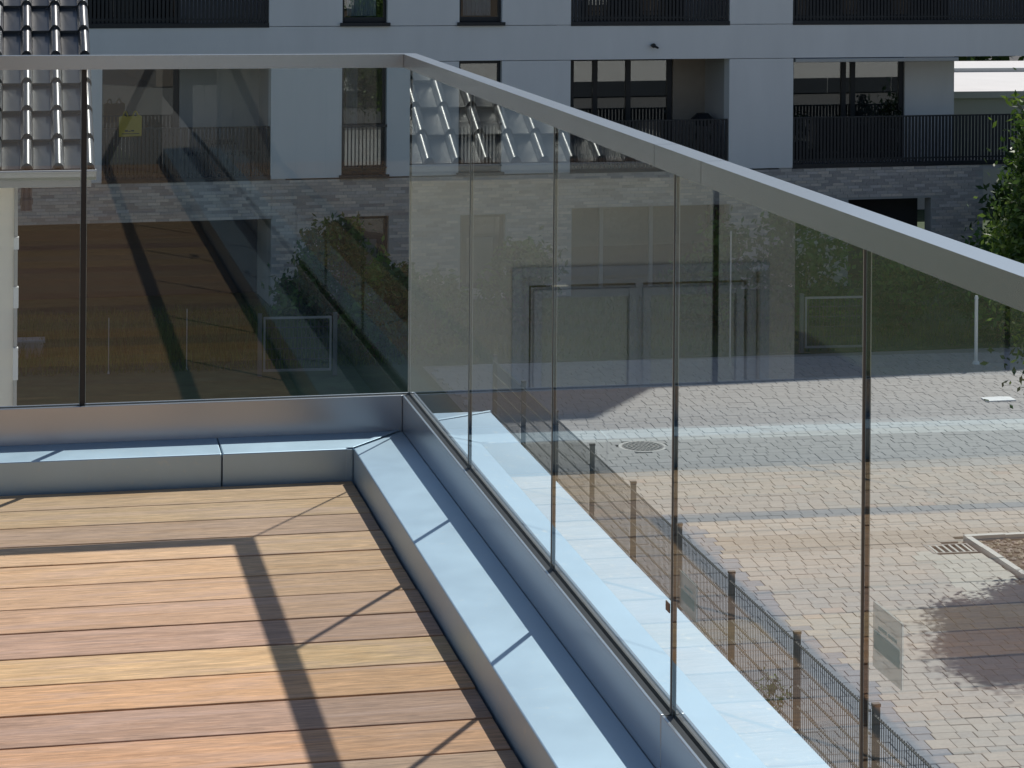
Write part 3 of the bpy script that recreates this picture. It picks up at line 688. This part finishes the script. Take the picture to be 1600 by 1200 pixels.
b = MB(); b.box(-.26, .26, -.17, .17, -.075, -.05); obj('pit', b, M['gasket'], t)
BX0, BX1, BY0, BY1 = 10.78, 14.0, 16.0, 22.10
BED = thing('planting_bed', 'pebbly planting bed edged with pale concrete kerb stones', 'planting bed', (12, 19, G))
b = MB(); b.box(BX0 + .05 - 12, BX1 - 12, BY0 - 19, BY1 - .05 - 19, -.05, -.012); obj('soil', b, M['soil'], BED)
b = MB(); b.box(-.25, .25, -.04, .04, -.05, .055, (1, 1, 1)); km = b.data('kerb_stone', M['kerb'])
def kerbs(x0, y0, x1, y1):
    d = Vector((x1 - x0, y1 - y0)); n = max(1, round(d.length / .51)); a = math.atan2(d.y, d.x)
    for i in range(n):
        q = (i + .5) / n; o = link('kerb_stone', km, BED); o.location = (x0 + d.x * q - 12, y0 + d.y * q - 19, random.uniform(-.004, .004)); o.rotation_euler = (0, 0, a); o.scale = (d.length / n / .51, 1, 1)
kerbs(BX0 + .04, BY0, BX0 + .04, BY1 - .08); kerbs(BX0, BY1 - .04, BX1, BY1 - .04)
b = MB(); rnd = random.Random(5)
for i in range(1500):
    x, y_ = rnd.uniform(BX0 + .12, BX0 + 1.7), rnd.uniform(BY1 - 3.2, BY1 - .12); s = rnd.uniform(.015, .05); k = rnd.uniform(.5, 1.4)
    c = (k, k * rnd.uniform(.9, 1), k * rnd.uniform(.82, 1)); z = -.012; x -= 12; y_ -= 19
    top = [(x + s * math.cos(a) * rnd.uniform(.6, 1), y_ + s * math.sin(a) * rnd.uniform(.6, 1), z + s * .35) for a in (0, 1.3, 2.5, 3.8, 5.0)]
    for p, q in zip(top, top[1:] + top[:1]): b.poly([p, q, (x, y_, z + s * .8)], c); b.poly([(p[0], p[1], z - .01), (q[0], q[1], z - .01), q, p], c)
obj('pebbles', b, M['stone'], BED, fix=False, kind='stuff')

TR = thing('young_tree', 'young leafy tree growing in the planting bed at the right edge', 'tree', (11.93, 20.95, G))
b = MB(); pts = [(0, 0, 0), (.02, .01, 1.1), (-.01, .03, 2.2), (.03, .0, 3.2), (0, .02, 4.4), (.05, .0, 5.2)]; rr = [.075, .06, .05, .04, .025, .01]
for i in range(5): b.tube(pts[i], pts[i + 1], rr[i], rr[i + 1], 9)
rnd = random.Random(9)
for i in range(22):
    h = rnd.uniform(1.9, 4.6); a = rnd.uniform(0, 6.28); l = rnd.uniform(.5, 1.15) * (1.15 - abs(h - 3.2) * .22); m_ = (.5 * l * math.cos(a), .5 * l * math.sin(a), h + .22 * l); e_ = (l * math.cos(a), l * math.sin(a), h + .55 * l)
    b.tube((0, .01, h), m_, .018, .012, 5, cap=False); b.tube(m_, e_, .012, .004, 5, cap=False)
obj('trunk', b, M['bark'], TR)
obj('crown', foliage(62000, 1.06, 1.06, 1.66, .052, 12, [(.6, .7, .6), (.9, .95, .7), (1.4, 1.3, .85), (.4, .5, .5), (1.8, 1.6, 1.0)], .1, 3.85, .9, 22), M['leaf'], TR, fix=False)

t = tag(obj('white_sheet', (lambda b: (b.prism([(-.26, -.13, 0), (.24, -.16, 0), (.26, .14, 0), (.05, .10, 0), (-.24, .15, 0)], [(-.26, -.13, .012), (.24, -.16, .02), (.26, .14, .012), (.05, .10, .03), (-.24, .15, .015)]), b)[1])(MB()), M['white_sheet']), 'flat white sheet lying on the paving near the shade line', 'sheet')
t.location = (14.75, 30.08, G + .004)
def pole(name, label, cat, x, y, h, r, m):
    t = thing(name, label, cat, (x, y, G)); b = MB(); b.tube((0, 0, 0), (0, 0, h), r, r, 10); obj('pole', b, m, t)
    b = MB(); b.tube((0, 0, h), (0, 0, h + .05), r * 1.25, r * .7, 10); obj('cap', b, m, t)
    b = MB(); b.tube((0, 0, 0), (0, 0, .05), r * 2.4, r * 1.6, 10); obj('base_plate', b, m, t)
pole('garden_pole', 'tall slim pale pole standing where the shade begins', 'pole', 11.3, 33.6, 2.3, .014, M['lgrey'])
pole('marker_post', 'short white post beside the lit shrub at the right', 'post', 15.63, 33.05, 1.15, .03, M['white'])
pole('lawn_stake', 'thin pale stake in the dark lawn nearest the tiled house', 'stake', .68, 34.7, .9, .008, M['lgrey'])
pole('lawn_stake', 'thin pale stake in the dark lawn next to the mesh gate', 'stake', 2.0, 34.8, 1.0, .008, M['lgrey'])
def gate(label, x, y, w, h, rz):
    t = thing('garden_gate', label, 'gate', (x, y, G), rz)
    b = MB(); ring(b, -w / 2, w / 2, .08, h, .035, -.02, .02); obj('gate_frame', b, M['steel'], t)
    for sx in (-1, 1):
        b = MB(); b.box(sx * (w / 2 + .06) - .035, sx * (w / 2 + .06) + .035, -.035, .035, 0, h + .06); obj('gate_post', b, M['postm'], t)
    b = MB()
    for i in range(1, 5): q = .1 + (h - .1) * i / 5; b.box(-w / 2 + .03, w / 2 - .03, -.005, .005, q - .006, q + .006)
    for i in range(1, 16): q = -w / 2 + w * i / 16; b.box(q - .004, q + .004, -.004, .004, .1, h - .02)
    obj('gate_mesh', b, M['fence'], t)
gate('metal framed mesh gate in front of the garden bushes', 3.8, 34.0, 1.15, 1.0, R(-3)); gate('metal framed mesh gate in the shade beyond the yard', 13.55, 34.55, 1.1, 1.0, R(-3))
t = thing('stand_in_cabinet', 'low grey cabinet added in place of a reflection in the left glass', 'cabinet', (-.6, 36.4, G), 0)  # solid box added where the left glass mirrors something on the deck
b = MB(); b.box(-.22, .22, -.15, .15, 0, .28); obj('body', b, M['lgrey'], t, bevel=.01); b = MB(); b.box(-.25, .25, -.18, .18, .28, .33); obj('lid', b, M['lgrey'], t, bevel=.006)

# shrubs, grass
def shrub(label, x, y, rx, ry, h, n, seed, tones, size=.075):
    t = thing('garden_shrub', label, 'shrub', (x, y, G), 0, 'shrubs in front of the brick ground floor')
    b = MB(); rnd = random.Random(seed)
    for i in range(9): a = rnd.uniform(0, 6.28); b.tube((0, 0, 0), (rx * .6 * math.cos(a), ry * .6 * math.sin(a), h * rnd.uniform(.5, .8)), .022, .006, 5, cap=False)
    obj('stem', b, M['bark'], t)
    obj('foliage', foliage(int(n * 1.6), rx, ry, h * .5, size, seed, tones, .1, h * .52, .9, 6), M['leaf'], t, fix=False)
gt = [(.8, 1.0, .75), (1.3, 1.5, .9), (.6, .8, .7)]
shrub('tall broad bush left of the ground floor window', 5.05, 38.6, .72, .7, 2.1, 2200, 21, gt)
shrub('dense low bush under the ground floor window', 5.95, 37.0, .6, .6, 1.45, 1800, 22, gt)
shrub('rounded bush at the balustrade corner end of the row', 6.5, 35.8, .55, .55, 1.35, 1600, 23, gt)
shrub('leafy bush next to the mesh gate in front of the row', 5.35, 35.5, .55, .5, 1.45, 1700, 25, gt)
shrub('small spiky bush at the left end of the row', 4.35, 38.2, .5, .5, 1.3, 1100, 24, gt)
for i, (x, y_, r_, h, lab) in enumerate([(12.2, 37.5, .9, 1.9, 'dark green bush behind the tall slim pole'), (14.0, 37.8, 1.0, 2.1, 'dark green bush behind the far mesh gate'), (15.6, 36.4, .8, 1.7, 'dark green bush behind the short white post'), (17.0, 35.2, .9, 1.9, 'green bush beside the sunlit paving under the tree'), (8.6, 38.3, .8, 1.5, 'low bush before the brown ground floor blind')]):
    shrub(lab, x, y_, r_, r_ * .9, h, 1500, 30 + i, gt, .085)
b = MB(); rnd = random.Random(3)
for i in range(26000):
    x = rnd.uniform(-3.5, 6.0) if i % 3 else rnd.uniform(6, 18); y_ = rnd.uniform(34.7, 41)
    tall = 1.0 if (x < 4.3 and 35.2 < y_ < 38.5) else .25
    h = rnd.uniform(.15, .75) * tall * (.55 + .45 * math.sin(x * 2.1 + y_) ** 2); a = rnd.uniform(0, 6.28); w = rnd.uniform(.006, .014); lx, ly = rnd.gauss(0, .22) * h, rnd.gauss(0, .22) * h; k = rnd.uniform(.6, 1.3)
    b.poly([(x - w * math.cos(a), y_ - w * math.sin(a), G - .01), (x + w * math.cos(a), y_ + w * math.sin(a), G - .01), (x + lx, y_ + ly, G + h)], (k * rnd.uniform(.9, 1.3), k, k * .8))
tag(obj('garden_grass', b, M['blade'], fix=False), kind='stuff')
shrub('tall dark bush at the corner of the block behind the young tree', 20.1, 39.6, 1.2, 1.0, 3.3, 3800, 51, [(.45, .6, .5), (.7, .8, .6)], .085)
shrub('wide dark bush right of the block corner shrub', 22.6, 40.0, 1.5, 1.0, 3.0, 3800, 52, [(.45, .6, .5), (.7, .8, .6)], .085)
t = thing('weed_clump', 'little weed clump growing at the foot of the wire fence', 'weed', (6.28, 16.2, G))
obj('foliage', foliage(240, .18, .25, .22, .035, 41, gt, 0, .2, .9, 4), M['leaf'], t, fix=False)

# ------------------------------------------------------------------ beyond the building
t = thing('flat_roof_building', 'low building with a bright pale flat roof seen past the end of the block', 'building', (28, 62, G))
b = MB(); b.box(-9, 14, -8, 4.5, 0, 3.0); obj('wall', b, M['wallw'], t); b = MB(); b.box(-9.2, 14.2, -8.2, 4.7, 3.0, 3.18); obj('roof', b, M['roofw'], t)
b = MB(); b.box(-9.2, 14.2, -.6, -.35, 3.18, 3.30); obj('roof_kerb', b, M['lgrey'], t)
for i, (x, y_, r_, h, lab) in enumerate([(20, 80, 4.5, 8.5, 'dark leafy tree left of the pale flat roof'), (29, 82, 5, 9.5, 'tall dark tree behind the pale flat roof'), (38, 80, 4.5, 8, 'dark tree at the far right behind the flat roof')]):
    t = thing('background_tree', lab, 'tree', (x, y_, G)); b = MB(); b.tube((0, 0, 0), (0, 0, h * .6), .25, .12, 8); obj('trunk', b, M['bark'], t)
    obj('crown', foliage(2600, r_, r_, h * .45, .38, 60 + i, [(.6, .75, .6), (.9, 1, .7), (.5, .6, .5)], .2, h * .58, .9, 10), M['leaf'], t, fix=False)

t = thing('added_garage_row', 'unseen white garage row with dark doors, added to reflect in the balcony windows', 'garage', (26, -6, G))  # out of view, added to give the balcony panes their white and dark bands
b = MB(); b.box(-11, 30, -6, 0, 0, 2.25); obj('wall', b, M['wallw'], t); b = MB(); b.box(-11.2, 30.2, -6.2, .15, 2.25, 2.4); obj('roof', b, M['anth'], t)
for i in range(12):
    b = MB(); b.box(-10.95 + i * 3.2, -7.82 + i * 3.2, .002, .05, 0, .66); obj('garage_door', b, M['anth'], t)
t = thing('added_dark_house', 'unseen dark house added behind the garage row as backdrop for the window reflections', 'house', (26, -20, G))  # out of view, added as the dark area above the garages in the panes
b = MB(); b.box(-14, 34, -8, 4, 0, 8.5); obj('wall', b, M['soil'], t)
for i in range(6):
    b = MB(); b.box(-12 + i * 4.6, -10 + i * 4.6, 4.002, 4.06, 3.6, 5.4); obj('window', b, M['wallw'], t)
